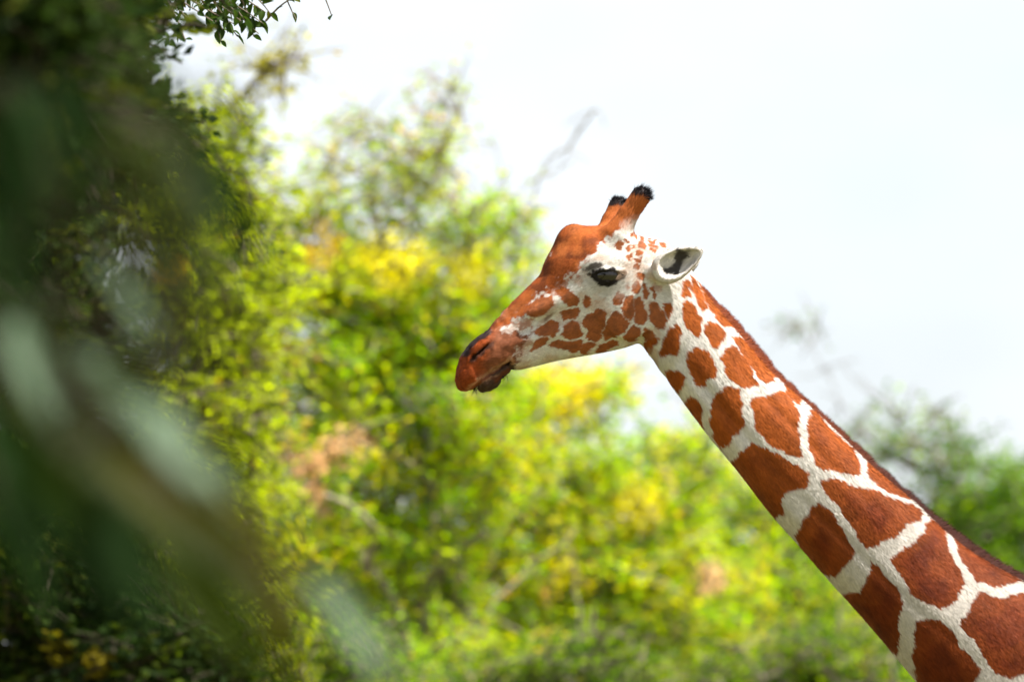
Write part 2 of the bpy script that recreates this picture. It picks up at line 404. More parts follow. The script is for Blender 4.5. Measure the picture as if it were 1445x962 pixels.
FACE = [zA(p) for p in (
 [(895,540),(910,533),(945,570),(953,605),(940,635),(915,630),(897,605),(893,570)],
 [(830,520),(850,508),(865,545),(875,600),(865,625),(830,620),(832,580)],
 [(770,555),(800,507),(820,510),(822,560),(815,595),(805,612),(780,585)],
 [(730,530),(740,505),(765,490),(783,505),(770,530),(735,542)],
 [(720,600),(745,575),(770,590),(795,625),(780,660),(740,675),(695,687),(695,665)],
 [(612,600),(640,575),(680,563),(705,575),(700,620),(680,670),(660,695),(625,685),(628,650),(612,620)],
 [(515,665),(530,630),(565,610),(590,620),(608,670),(590,680),(540,680)],
 [(516,575),(545,565),(590,560),(597,575),(575,595),(525,605)],
 [(783,690),(800,655),(820,635),(852,645),(845,680),(815,698)],
 [(865,670),(875,645),(900,650),(910,672),(895,683),(870,685)],
 [(470,715),(490,697),(540,700),(605,697),(595,725),(570,743),(530,730)],
 [(600,735),(605,715),(630,703),(660,705),(645,725),(625,750),(600,750)],
 [(668,735),(680,712),(720,698),(757,697),(745,715),(700,735),(670,742)],
 [(400,660),(430,630),(480,610),(500,620),(495,655),(480,675),(440,668)],
 [(340,595),(370,560),(410,530),(470,505),(478,540),(450,570),(410,590),(370,580)],
 [(498,485),(525,465),(560,490),(590,520),(585,540),(550,545),(525,520)],
 [(612,525),(625,513),(642,520),(638,540),(618,545)],
 [(385,740),(400,705),(440,677),(462,690),(440,710)],
 [(745,285),(765,265),(780,285),(770,308),(755,300)], [(837,275),(855,270),(877,295),(865,305),(840,300)],
 [(833,310),(862,316),(858,330),(835,325)], [(825,338),(858,343),(853,357),(828,352)], [(825,370),(840,360),(853,372),(845,385),(828,385)],
 [(838,415),(855,402),(868,420),(862,437),(840,428)], [(818,460),(830,438),(845,445),(845,480),(830,493),(815,480)],
 [(855,460),(865,450),(880,490),(878,513),(865,510)], [(893,475),(905,472),(920,500),(915,518),(900,505)], [(785,460),(792,450),(800,465),(793,475)],
 [(793,300),(805,290),(808,310),(798,317)], [(793,333),(805,330),(810,352),(797,354)], [(815,288),(827,288),(827,305),(815,305)],
 [(808,322),(822,322),(822,337),(808,335)], [(882,282),(905,278),(925,295),(895,299)], [(890,303),(917,303),(907,320),(893,317)],
 [(930,278),(955,276),(965,288),(940,292)], [(945,308),(975,303),(985,315),(960,323)], [(882,263),(917,266),(914,277),(890,275)],
 [(783,263),(802,268),(795,282)], [(810,240),(821,238),(821,257),(811,257)], [(826,225),(836,228),(836,257),(828,252)], [(851,240),(870,262),(864,272),(853,264)],
)]
FOREHEAD = zA([(190,668),(215,600),(330,470),(430,370),(470,280),(490,200),(540,150),(640,170),(690,190),(760,190),(770,225),(725,255),(690,275),(660,300),(625,330),(605,365),(580,395),(545,410),(520,430),(490,445),(455,475),(405,512),(355,560),(312,604),(275,645),(235,660)])
MUZZLE = zA([(225,630),(262,655),(318,640),(345,662),(375,675),(340,730),(318,790),(312,830),(290,860),(130,950),(30,930),(30,800),(100,720),(150,670)])
NOSETOP = zA([(85,770),(95,740),(125,690),(200,640),(222,648),(205,668),(150,708),(118,755)])
LOWLIP = zA([(140,905),(200,868),(240,840),(285,800),(318,800),(318,835),(290,870),(220,930),(150,935)])
def pdist(X, Y, poly):
    """signed distance, negative inside"""
    poly = np.array(poly); x0, y0 = poly[:, 0], poly[:, 1]; x1, y1 = np.roll(x0, -1), np.roll(y0, -1)
    d = np.full(len(X), 1e9); ins = np.zeros(len(X), bool)
    for a, b, c, e in zip(x0, y0, x1, y1):
        ex, ey = c-a, e-b; t = np.clip(((X-a)*ex+(Y-b)*ey)/(ex*ex+ey*ey+1e-9), 0, 1)
        d = np.minimum(d, (X-a-t*ex)**2+(Y-b-t*ey)**2)
        ins ^= ((b > Y) != (e > Y)) & (X < (c-a)*(Y-b)/((e-b)+1e-12)+a)
    d = np.sqrt(d); return np.where(ins, -d, d)
def pd_local(X, Y, poly, pad=14):
    q = np.array(poly); lo, hi = q.min(0)-pad, q.max(0)+pad
    m = (X > lo[0]) & (X < hi[0]) & (Y > lo[1]) & (Y < hi[1])
    d = np.full(len(X), float(pad))
    if m.any(): d[m] = pdist(X[m], Y[m], poly)
    return d
rngv = np.random.default_rng(11)
gxs, gys = np.meshgrid(np.arange(1250, 2500, 120), np.arange(760, 2500, 115))
SEEDS = np.stack([gxs.ravel(), gys.ravel()], 1)+rngv.uniform(-34, 34, (gxs.size, 2))
WHITE = np.array((.60, .57, .535)); RUST = np.array((.30, .073, .011)); DEEP = np.array((.115, .0205, .004))
def mixc(c, col, m): return c+(np.asarray(col)-c)*m[:, None]
def coat(P, fine=1.0):
    """albedo at points (px, depth, py); the two flanks mirror one another"""
    sc_ = np.where(P[:, 0] < 990, 1.0045, 1.0068)      # flank points lie nearer than the middle plane
    X = 722.5+(P[:, 0]-722.5)*sc_; A = np.abs(P[:, 1]); Y = 481+(P[:, 2]-481)*sc_-math.tan(PITCH)*A
    Q3 = np.stack([X, A, Y], 1)
    X = X+(vnoise(Q3, 9, 3)-.5)*5+(vnoise(Q3, 3, 4)-.5)*3.2; Y = Y+(vnoise(Q3, 9, 5)-.5)*5+(vnoise(Q3, 3, 6)-.5)*3.2
    n = len(P)
    s = (P[:, 0]-N0[0])*na[0]-(P[:, 2]-N0[1])*na[1]
    n1 = fbm(Q3, 26, 8); n2 = fbm(Q3, 7, 9)
    c = np.tile(WHITE, (n, 1))*(0.90+.16*n1)[:, None]
    # white lines duller, warmer down the neck: its shading, put into the coat
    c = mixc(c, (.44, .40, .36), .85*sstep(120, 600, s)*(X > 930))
    d = np.full(n, 99.)
    for p in PATCH: d = np.minimum(d, pd_local(X, Y, p))
    out = s > 800
    if out.any():
        xx = np.stack([X[out], Y[out]], 1)
        dd = np.sqrt(((xx[:, None, :]-SEEDS[None])**2).sum(2)); dd.sort(axis=1)
        dv = 8-(dd[:, 1]-dd[:, 0])/2
        d[out] = np.where(s[out] < 801, np.maximum(dv, 0)*0+np.minimum(d[out], np.where(Y[out]-X[out] > -300, dv, 99)), dv)
    d = d-1.3*(1-sstep(100, 320, s)); m = 1-sstep(-.8, .8, d)
    rust = RUST+(DEEP-RUST)*(.8*sstep(120, 640, s)+.42*sstep(0, -26, d)*sstep(.35, .65, fbm(Q3, 40, 19)))[:, None].clip(0, 1)  # rust deepens down the neck as painted shading; patch centres vary too
    st_ = vnoise(np.stack([s/5, A/1.6, (P[:, 0]*nn[0]-P[:, 2]*nn[1])/1.6], 1), 1.6, 61)
    rust = rust*(.46+.72*n1+.36*st_)[:, None]; c = c*(.90+.18*st_)[:, None]
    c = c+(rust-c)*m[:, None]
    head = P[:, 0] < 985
    if head.any():
        h = np.where(head)[0]; x, y, ay = X[h], Y[h], A[h]; ch = c[h]; q = Q3[h]; f1 = n1[h]; f2 = n2[h]
        df = np.full(len(h), 99.)
        for ip, p in enumerate(FACE): df = np.minimum(df, pd_local(x, y, p, 8)-(1.6 if ip < 18 else .8))
        fr = (RUST*np.array((.92, .98, 1.1)))*(.5+.9*f2)[:, None]
        ch = ch+(fr-ch)*((1-sstep(-.9, 1.1, df))*.96)[:, None]
        for p, a_ in (([(440,470),(500,440),(545,430),(535,480),(480,505)], .75), ([(300,612),(345,600),(400,598),(392,640),(335,655)], .7), ([(322,700),(380,682),(392,702),(352,752),(322,765)], .55),
                      ([(560,430),(600,400),(615,430),(590,470)], .35), ([(660,520),(690,515),(695,530),(670,538)], .5), ([(880,430),(930,455),(935,480),(900,462)], .5)):  # last patch: shade below the ear, painted as a faint rust tint
            dp = pd_local(x, y, zA(p), 12)+(f2-.5)*14+(vnoise(q, 2.2, 95)-.5)*7; ch = mixc(ch, RUST*1.0, a_*(1-sstep(-2.5, 2.5, dp)))
        # forehead, bridge and horns
        dfo = pd_local(x, y, FOREHEAD, 40)+(f2-.5)*22+(f1-.5)*14+(vnoise(q, 2.2, 91)-.5)*9-1.5
        ch = mixc(ch, np.array((.30, .074, .018)), 1-sstep(-4, 4, dfo))
        dk = (1-sstep(-6, 2, dfo))*sstep(.45, .72, fbm(q, 18, 31, 4)); ch = mixc(ch, (.13, .036, .014), dk*.8)
        lt = (1-sstep(-6, 2, dfo))*sstep(.5, .75, fbm(q, 22, 37, 3)); ch = mixc(ch, (.44, .13, .03), lt*.55)
        for (bx, by, bz), (tx, ty, tz) in HORNS:
            pp = P[h]; dh = seg(pp, (bx, by, bz), (tx, ty, tz), 26, 16)
            hgt = sstep(338, 316, y+(x-868)*.55+(f2-.5)*16); w = (1-sstep(-1, 3, dh))*hgt
            ch = mixc(ch, np.array((.36, .10, .025))*(1), w)
            ch = mixc(ch, (.02, .014, .014), (1-sstep(0, 6, dh))*sstep(tz+2, tz-7, y-(x-tx)*.25+(f2-.5)*8))
        # around the eye: pale grey skin, then dark lids
        ex, ey = x-EYE[0], y-EYE[2]
        re = np.sqrt((ex/38)**2+(ey/27)**2); ch = mixc(ch, (.36, .335, .31), .7*(1-sstep(.6, 1.35, re+(f2-.5)*.5)))
        rb = np.sqrt(((ex+2)/30)**2+((ey+17)/9)**2); ch = mixc(ch, (.60, .57, .53), .8*(1-sstep(.6, 1.1, rb)))
        rl = pd_local(x, y, zA([(628,412),(650,398),(690,388),(740,389),(800,396),(790,418),(745,455),(705,467),(670,452),(645,434)]), 12); ch = mixc(ch, (.016, .013, .012), 1-sstep(-1.2, 1.6, rl+(f2-.5)*3))
        rd = np.sqrt(((x-836)/14)**2+((y-377.5+(x-836)*.2)/5.5)**2); ch = mixc(ch, (.05, .035, .03), .9*(1-sstep(.6, 1.25, rd+(f2-.5)*.4)))
        # muzzle
        dm = pd_local(x, y, MUZZLE, 30)+(f2-.5)*20+(f1-.5)*12+(vnoise(q, 2.0, 92)-.5)*9
        wm = 1-sstep(-5, 5, dm)
        mc = np.array((.23, .078, .036))+(np.array((.27, .052, .010))-np.array((.23, .078, .036)))*sstep(692, 668, x+(y-520)*.25)[:, None]
        ch = ch+(mc*(.55+.65*f2+.35*(vnoise(q, 1.8, 93)-.5))[:, None]-ch)*wm[:, None]
        # brownish streaks running back from the muzzle over the pale cheek
        t_ = (x-HM[0])*ha[0]-(y-HM[1])*ha[1]; b_ = (x-HM[0])*hn_[0]-(y-HM[1])*hn_[1]
        stk = vnoise(np.stack([t_/22, b_/4.5, ay/30], 1), 1.0, 55)*.6+f2*.4
        ch = mixc(ch, (.36, .17, .10), .8*(1-wm)*sstep(.42, .68, stk)*sstep(150, 70, t_)*sstep(-45, -20, b_+t_*.12+20))
        ch = mixc(ch, (.44, .30, .22), .6*sstep(.46, .7, fbm(q, 13, 71))*(df > 0)*(dfo > 3)*(x < 930)*(1-wm)*(y > 342))
        lipb = np.exp(-((pd_local(x, y, zA([(120,905),(240,815),(300,780),(300,790),(240,825),(130,910)]), 12)-3)/2.5)**2)*(y < 552)
        ch = mixc(ch, (.48, .27, .15), .6*lipb*wm)
        ch = mixc(ch, (.02, .016, .018), (1-sstep(-2, 2.5, pd_local(x, y, NOSETOP, 10)+(f2-.5)*4))*.95)
        for (cx, cy, rx, ry, rot, st) in ((678, 497, 19, 4.2, 42, .9), (667, 507, 7, 6, 60, .85), (690, 489, 14, 4, 38, .6)):
            t = math.radians(rot); a = (x-cx)*math.cos(t)-(y-cy)*math.sin(t); b = (x-cx)*math.sin(t)+(y-cy)*math.cos(t)
            ch = mixc(ch, (.06, .03, .022), st*(1-sstep(.5, 1.2, np.sqrt((a/rx)**2+(b/ry)**2)+(f2-.5)*.4)))
        ch = mixc(ch, (.05, .028, .02), .93*(1-sstep(-2, 2.5, pd_local(x, y, LOWLIP, 12)+(f2-.5)*4)))
        lo2 = pd_local(x, y, zA([(215,862),(290,808),(304,822),(285,842),(230,878)]), 10); ch = mixc(ch, (.13, .036, .015), .8*(1-sstep(-3, 3, lo2+(f2-.5)*6)))
        tm = pd_local(x, y, zA([(205,850),(290,782),(312,788),(225,850)]), 10); ch = mixc(ch, (.035, .02, .016), .9*(1-sstep(-2, 1.5, tm)))
        # small shade spot on the cheek, painted into the coat
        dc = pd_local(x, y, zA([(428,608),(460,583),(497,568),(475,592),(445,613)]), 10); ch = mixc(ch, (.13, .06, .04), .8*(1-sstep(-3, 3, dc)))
        # ear: dark hollow
        ei = ell(np.stack([P[h, 0], -np.abs(P[h, 1]), P[h, 2]], 1), (955, -60, 376), (24, 22, 12), 30)
        near_ear = (P[h, 0] > 925) & (np.abs(P[h, 1]) > 46)
        ch = np.where(near_ear[:, None], np.array((.56, .52, .48))*(.7+.5*f2)[:, None], ch)
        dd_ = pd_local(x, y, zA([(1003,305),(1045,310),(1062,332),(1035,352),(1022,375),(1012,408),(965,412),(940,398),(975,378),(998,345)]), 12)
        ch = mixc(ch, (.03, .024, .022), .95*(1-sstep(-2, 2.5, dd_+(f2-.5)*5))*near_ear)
        c[h] = ch
    c[(P[:, 2] > 2430)] = (.05, .04, .035)
    return np.clip(c, .004, 1)

# ------------------------------------------------------------------ giraffe: build
def tri_sample(Vp, Q, n, rng, weight=None):
    A, B, C, D = (Vp[Q[:, i]] for i in range(4))
    ar = .5*np.linalg.norm(np.cross(C-A, D-B), axis=1)
    if weight is not None: ar = ar*weight
    f = rng.choice(len(Q), n, p=ar/ar.sum()); u = rng.random((n, 1)); v = rng.random((n, 1))
    p = (A[f]*(1-u)+B[f]*u)*(1-v)+(D[f]*(1-u)+C[f]*u)*v
    return p, f
def strands(P, D, Ln, wid, nrm=None):
    """flat tapering hairs: roots P (n,3), directions D unit, lengths, widths -> V, F"""
    n = len(P); rng = np.random.default_rng(5)
    r = rng.normal(size=(n, 3)) if nrm is None else nrm+rng.normal(size=(n, 3))*.25
    sd = np.cross(D, r); sd /= np.linalg.norm(sd, axis=1)[:, None]+1e-9
    w = np.broadcast_to(np.asarray(wid, float), (n,))[:, None]; L = np.broadcast_to(np.asarray(Ln, float), (n,))[:, None]
    V = np.stack([P-sd*w/2, P+sd*w/2, P+D*L], 1).reshape(-1, 3)
    return V, np.arange(3*n)
def face_out(V, nr):
    """turn each hair so that its flat side faces along nr"""
    T = V.reshape(-1, 3, 3).copy(); g = np.cross(T[:, 1]-T[:, 0], T[:, 2]-T[:, 0]); b = (g*nr).sum(1) < 0
    T[b] = T[b][:, [1, 0, 2]]; return T.reshape(-1, 3)
def build_giraffe():
    V1, Q1 = surface_nets((636, -116, 256), (1610, 116, 1200), 2.0)
    # the measured grid keeps the neck to just outside the picture; the rest is a coarser grid
    cut = 830
    def s_of(P): return (P[:, 0]-N0[0])*na[0]-(P[:, 2]-N0[1])*na[1]
    s1 = s_of(V1); k1 = (s1[Q1] < cut).all(1); Q1 = Q1[k1]
    V2, Q2 = surface_nets((1330, -240, 760), (2480, 240, 2500), 10.0, 2)
    s2 = s_of(V2); k2 = (s2[Q2] > cut-25).all(1); Q2 = Q2[k2]
    V = np.concatenate([V1, V2]); Q = np.concatenate([Q1, Q2+len(V1)])
    use = np.unique(Q); re = np.full(len(V), -1); re[use] = np.arange(len(use)); V = V[use]; Q = re[Q]
    # project onto the surface
    for _ in range(2):
        f = sdf(V); e = .6
        g = np.stack([(sdf(V+np.eye(3)[i]*e)-sdf(V-np.eye(3)[i]*e))/(2*e) for i in range(3)], 1)
        gl = np.linalg.norm(g, axis=1)[:, None]+1e-6; fine = (s_of(V) < cut+5)
        V = V-np.clip(f[:, None]/gl, -1.2, 1.2)*g/gl*fine[:, None]
    N = g/gl
    root = empty('giraffe', (float(to_world(np.array([[1640., 0, 2488]]))[0, 0]), DIST, 0))
    L = np.array(root.location)
    tag(root, 'giraffe with rust-brown patches and white lines, neck stretched out', 'giraffe')
    Wv = to_world(V)-L
    fnrm = np.cross(Wv[Q[:, 2]]-Wv[Q[:, 0]], Wv[Q[:, 3]]-Wv[Q[:, 1]])
    if ((fnrm*(N[Q[:, 0]]*[1, 1, -1])).sum(1) < 0).mean() > .5: Q = Q[:, ::-1].copy()
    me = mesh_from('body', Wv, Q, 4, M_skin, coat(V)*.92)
    obj('body', me, root)
    # short coat
    rng = np.random.default_rng(3)
    fq = Q[(s_of(V)[Q] < cut).all(1)]
    ctr = V[fq].mean(1)
    wgt = np.where(ctr[:, 1] < 12, 1.0, .35)*np.where(ctr[:, 0] < 960, 1.25, 1)
    nf = 300000
    P, fi = tri_sample(V, fq, nf, rng, wgt)
    nr = N[fq[fi]].mean(1); nr /= np.linalg.norm(nr, axis=1)[:, None]+1e-9
    # growth direction in the grid (px, depth, py)
    s = s_of(P); isneck = sstep(900, 960, P[:, 0]+(P[:, 2]-430)*.25)
    fl = np.stack([ha[0]*(1-isneck)+(na[0]-.15)*isneck, np.zeros(nf), (-ha[1]*(1-isneck)-na[1]*isneck)], 1)
    hornm = (P[:, 2] < 325) & (P[:, 0] > 840)
    fl[hornm] = (.35, 0, -.9)
    earm = (P[:, 0] > 925) & (np.abs(P[:, 1]) > 46) & (P[:, 2] < 415)
    fl[earm] = (.8, 0, -.5)
    fl += rng.normal(size=(nf, 3))*.16
    fl -= (fl*nr).sum(1)[:, None]*nr; fl /= np.linalg.norm(fl, axis=1)[:, None]+1e-9
    lift = rng.uniform(.03, .20, (nf, 1))
    D = fl*(1-lift)+nr*lift; D /= np.linalg.norm(D, axis=1)[:, None]
    ln = np.where(isneck > .5, rng.uniform(4, 8, nf), rng.uniform(2.2, 4.2, nf)); ln[hornm] *= 1.5; ln[earm] *= .8
    eyed = np.hypot((P[:, 0]-EYE[0])/24, (P[:, 2]-EYE[2])/12); ln[(eyed < 1) & (np.abs(P[:, 1]) > 25)] *= .3
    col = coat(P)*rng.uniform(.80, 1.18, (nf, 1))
    FV, FF = strands(P+nr*.15, D, ln, rng.uniform(.8, 1.5, nf), nr)
    fn = nr+rng.normal(size=nr.shape)*.07
    # normals: grid -> world axes (x, y, -py)
    wn_ = fn*[1, 1, -1]; wn_ /= np.linalg.norm(wn_, axis=1)[:, None]
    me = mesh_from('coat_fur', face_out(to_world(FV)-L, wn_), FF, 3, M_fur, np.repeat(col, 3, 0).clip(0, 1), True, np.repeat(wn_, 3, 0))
    tag(obj('coat_fur', me, root), kind='stuff')
    # mane: stiff hair along the nape
    nm = 42000
    sm = rng.uniform(42, NL-60, nm)**1.0
    tt = np.interp(sm, SG, NT); lat = rng.normal(size=nm)*(4.5+sm*.004)
    base2 = N0[None]+np.stack([na[0]*sm+nn[0]*(tt-3-np.abs(lat)*.28), -(na[1]*sm+nn[1]*(tt-3-np.abs(lat)*.28))], 1)
    P = np.stack([base2[:, 0], lat, base2[:, 1]], 1)
    clump = vnoise(np.stack([sm, lat*0, lat*0], 1), 9, 77)
    Ln = (9+6.5*sstep(40, 120, sm)+5*sstep(300, 700, sm))*(.82+.24*clump)*(1.15-.6*rng.random(nm)**2.2)
    fwd = .6+rng.normal(size=nm)*.22
    D = np.stack([nn[0]+na[0]*fwd, lat*.02+rng.normal(size=nm)*.10, -(nn[1]+na[1]*fwd)], 1); D /= np.linalg.norm(D, axis=1)[:, None]
    FV, FF = strands(P, D, Ln, rng.uniform(.8, 1.5, nm))
    c0 = np.array((.25, .056, .012))+(np.array((.065, .016, .007))-np.array((.25, .056, .012)))*sstep(160, 500, sm)[:, None]
    c0 = c0*rng.uniform(.7, 1.25, (nm, 1)); tip = c0*np.array((.30, .22, .25))[None]
    cc = np.stack([c0, c0, tip], 1).reshape(-1, 3)
    nrm = np.stack([np.full(nm, nn[0]), np.sign(lat)*np.minimum(np.abs(lat)*.14, 1.2)-.0, np.full(nm, nn[1])], 1); nrm /= np.linalg.norm(nrm, axis=1)[:, None]
    obj('mane', mesh_from('mane', face_out(to_world(FV)-L, nrm), FF, 3, M_mane, cc, True, np.repeat(nrm, 3, 0)), root)
    # horn tufts
    for (bx, by, bz), (tx, ty, tz) in HORNS:
        nt = 650; ax = np.array((tx-bx, ty-by, tz-bz), float); ax /= np.linalg.norm(ax)
        r = rng.normal(size=(nt, 3)); r -= (r@ax)[:, None]*ax; r /= np.linalg.norm(r, axis=1)[:, None]
        rad = 13.0*np.sqrt(rng.random((nt, 1)))
        P = np.array((tx, ty, tz))+r*rad+ax*(np.sqrt(np.maximum(13.5**2-rad**2, 0))-1.0)
        D = ax*.6+r*(rad/11)*.45+np.array((.5, 0, .0))+rng.normal(size=(nt, 3))*.18; D /= np.linalg.norm(D, axis=1)[:, None]
        FV, FF = strands(P, D, rng.uniform(3, 12, nt)*(.35+1.15*vnoise(P, 5, 88)), rng.uniform(.8, 1.4, nt))
        col = np.tile((.012, .011, .014), (3*nt, 1))
        obj('horn_tuft', mesh_from('horn_tuft', to_world(FV)-L, FF, 3, M_mane, col), root)
    # ear fringe, eyelashes, whiskers
    for sgn in (1, -1):
        nt = 46; u = np.linspace(0, 1, nt); x = 836+42*u; z = 389-6.5*np.sin(np.pi*u)+2*u; y = -(51+5*np.sin(np.pi*u))
        P = np.stack([x, y*sgn, z], 1); D = np.stack([-.5+.9*u, np.full(nt, -.9*sgn), .35+0*u], 1)+rng.normal(size=(nt, 3))*.12
        D /= np.linalg.norm(D, axis=1)[:, None]
        FV, FF = strands(P, D, rng.uniform(4.5, 8.5, nt), .9)
        lash = mesh_from('eyelashes', to_world(FV)-L, FF, 3, M_mane, np.tile((.01, .009, .009), (3*nt, 1)))
        # eyeball
        bmV = []; nseg = 32; nring = 18
        for i in range(nring+1):
            ph = math.pi*i/nring
            for j in range(nseg):
                th = 2*math.pi*j/nseg; bmV.append((EYE[0]+19*math.sin(ph)*math.cos(th), sgn*(EYE[1]+14.5*math.sin(ph)*math.sin(th)), EYE[2]+14*math.cos(ph)))
        F = [(i*nseg+j, i*nseg+(j+1) % nseg, (i+1)*nseg+(j+1) % nseg, (i+1)*nseg+j) for i in range(nring) for j in range(nseg)]
        eye_o = obj('eye', mesh_from('eye', to_world(np.array(bmV))-L, np.array(F), 4, M_eye), root); obj('eyelashes', lash, eye_o)
    nt = 170
    P = np.stack([rng.uniform(668, 716, nt), rng.normal(size=nt)*10, np.zeros(nt)], 1); P[:, 2] = 549-(P[:, 0]-672)*.42-2
    D = np.stack([-.25+rng.normal(size=nt)*.35, rng.normal(size=nt)*.5-.2, .9+0*P[:, 0]], 1); D /= np.linalg.norm(D, axis=1)[:, None]
    FV, FF = strands(P, D, rng.uniform(6, 18, nt), .8)
    obj('whiskers', mesh_from('whiskers', to_world(FV)-L, FF, 3, M_mane, np.tile((.03, .02, .015), (3*nt, 1))), root)
    return root
build_giraffe()

# ------------------------------------------------------------------ trees
def tube_mesh(paths, sides=6):
    Vs, Fs, off = [], [], 0
    ang = np.linspace(0, 2*np.pi, sides, endpoint=False)
    for pts, rad in paths:
        pts = np.asarray(pts, float); rad = np.asarray(rad, float); n = len(pts)
        t = np.gradient(pts, axis=0); t /= np.linalg.norm(t, axis=1)[:, None]+1e-9
        ref = np.array((.31, .87, .38)); u = np.cross(t, ref); u /= np.linalg.norm(u, axis=1)[:, None]+1e-9; v = np.cross(t, u)
        ring = pts[:, None]+rad[:, None, None]*(u[:, None]*np.cos(ang)[None, :, None]+v[:, None]*np.sin(ang)[None, :, None])
        Vs.append(ring.reshape(-1, 3))
        i = np.arange(n-1)[:, None]*sides; j = np.arange(sides)[None]; j2 = (j+1) % sides
        Fs.append(np.stack([i+j, i+j2, i+sides+j2, i+sides+j], -1).reshape(-1, 4)+off); off += n*sides
    return np.concatenate(Vs), np.concatenate(Fs)
def bezier(a, b, c, n):
    t = np.linspace(0, 1, n)[:, None]; return (1-t)**2*a+2*t*(1-t)*b+t*t*c
def leaf_quads(C, size, rng, asp=.45, flat=.5, droop=0.0, axis=None):
    n = len(C)
    ax = rng.normal(size=(n, 3)) if axis is None else axis+rng.normal(size=(n, 3))*.45
    ax[:, 2] *= 1-flat; ax[:, 2] -= droop; ax /= np.linalg.norm(ax, axis=1)[:, None]
    nr = rng.normal(size=(n, 3))*(1-.5*flat)+np.array((0, 0, flat*1.3)); sd = np.cross(ax, nr); sd /= np.linalg.norm(sd, axis=1)[:, None]+1e-9
    up = np.cross(sd, ax)
    L = (size*rng.uniform(.6, 1.35, n))[:, None]; w = L*asp/2
    V = np.stack([C-ax*L*.5, C+sd*w+up*L*.06, C+ax*L*.5-up*L*.05, C-sd*w+up*L*.06], 1).reshape(-1, 3)
    return V, np.arange(4*n)
def grow_tree(name, label, cat, base, blobs, seed, leaf=.055, per=70, spread=.16, palette=None, bark=M_bark, trunk_r=.11,
              bare=(), mat=None, asp=.45, group=None, flat=.5, extra=None, droop=0, sticks=()):
    """blobs: (px, py, d, rx, ry, rdepth_m, n clusters, leafiness)."""
    rng = np.random.default_rng(seed); base = np.array(base, float)
    C, leafy = [], []
    for (px, py, d, rx, ry, rd, n, lf) in blobs:
        k = d*SENSOR/LENS/1445; c = W(px, py, d)
        q = rng.normal(size=(n, 3)); q /= np.linalg.norm(q, axis=1)[:, None]; q *= rng.random((n, 1))**(1/2.2)
        p = c+q*np.array((rx*k, rd, ry*k)); C.append(p); leafy += [lf]*n
    for (px, py, d) in bare: C.append(W(px, py, d)[None]); leafy.append(0.0)
    C = np.concatenate(C); leafy = np.array(leafy)
    keep = C[:, 2] > base[2]+.5; C, leafy = C[keep], leafy[keep]
    fork = np.array((base[0], base[1], base[2]+max(.5, (C[:, 2].min()-base[2])*.7)))
    nodes = [base, (base+fork)/2+rng.normal(size=3)*[.06, .06, 0], fork]; par = [-1, 0, 1]
    o = np.argsort(np.linalg.norm(C-fork, axis=1)); C, leafy = C[o], leafy[o]
    dist = [0, 0, np.linalg.norm(fork-base)]
    for c in C:
        A = np.array(nodes); dd = np.linalg.norm(A-c, axis=1); dd[:2] = 1e9
        cost = dd+.25*np.array(dist); cost[(A[:, 2] > c[2]+.35)] += .4
        j = int(np.argmin(cost)); nodes.append(c); par.append(j); dist.append(dist[j]+dd[j])
    n = len(nodes); load = np.ones(n)
    for i in range(n-1, 0, -1): load[par[i]] += load[i]
    rad = np.maximum(trunk_r*(load/load[0])**.5, .003)
    for i in range(3, n):
        if leafy[i-3] <= 0: rad[i] = .0038
    paths = []
    A = np.array(nodes)
    for i in range(1, n):
        a, b = A[par[i]], A[i]; L = np.linalg.norm(b-a)
        m = (a+b)/2+rng.normal(size=3)*L*.10+np.array((0, 0, .10*L if i > 2 else 0))
        paths.append((bezier(a, m, b, 5), np.linspace(min(rad[par[i]], rad[i]*1.5), rad[i], 5)))
    # twigs around every cluster, leaves along the twigs
    LC, LA, lcid = [], [], []
    for i in range(3, n):
        lf = leafy[i-3]
        if lf <= 0:
            for _ in range(3):
                e = A[i]+rng.normal(size=3)*[.16, .10, .16]; paths.append((bezier(A[i], (A[i]+e)/2+rng.normal(size=3)*.03, e, 4), np.array((.005, .004, .004, .003))))
            continue
        nt = 4
        for _ in range(nt):
            dv = rng.normal(size=3)*[1, 1, .7]; dv /= np.linalg.norm(dv); e = A[i]+dv*spread*rng.uniform(.9, 2.1)+np.array((0, 0, -droop*spread))
            tw = bezier(A[i], (A[i]+e)/2+np.array((0, 0, .03)), e, 4); paths.append((tw, np.array((.006, .005, .004, .0025))))
            kk = max(1, int(per*lf/nt*rng.uniform(.6, 1.4)))
            t = rng.random(kk)**.8; idx = np.clip((t*3).astype(int), 0, 2); fr = (t*3-idx)[:, None]
            p = tw[idx]*(1-fr)+tw[idx+1]*fr+rng.normal(size=(kk, 3))*spread*.28
            LC.append(p); LA.append(np.tile(dv, (kk, 1))); lcid.append(np.full(kk, i))
    for st in sticks:
        q = np.array([W(*p) for p in st]); q = np.concatenate([[(A[2]+q[0])/2, q[0]], q[1:]]) if len(q) < 3 else np.concatenate([[A[2]], q])
        t = np.linspace(0, len(q)-1, 14); qq = np.stack([np.interp(t, np.arange(len(q)), q[:, c]) for c in range(3)], 1)+rng.normal(size=(14, 3))*.012
        paths.append((qq, np.linspace(.018, .006, 14)))
    root = empty(name, base)
    tag(root, label, cat, group)
    V, F = tube_mesh(paths); me = mesh_from('trunk', V-base, F, 4, bark); obj('trunk', me, root)
    LC, LA, lcid = np.concatenate(LC), np.concatenate(LA), np.concatenate(lcid)
    V, F = leaf_quads(LC, leaf, rng, asp, flat, droop, LA)
    pal = np.array(palette, float); pw = pal[:, 3]/pal[:, 3].sum()
    cc = pal[rng.choice(len(pal), n, p=pw), :3]                         # a colour per cluster
    big = fbm(A, 1.1, seed+50); col = cc[lcid]
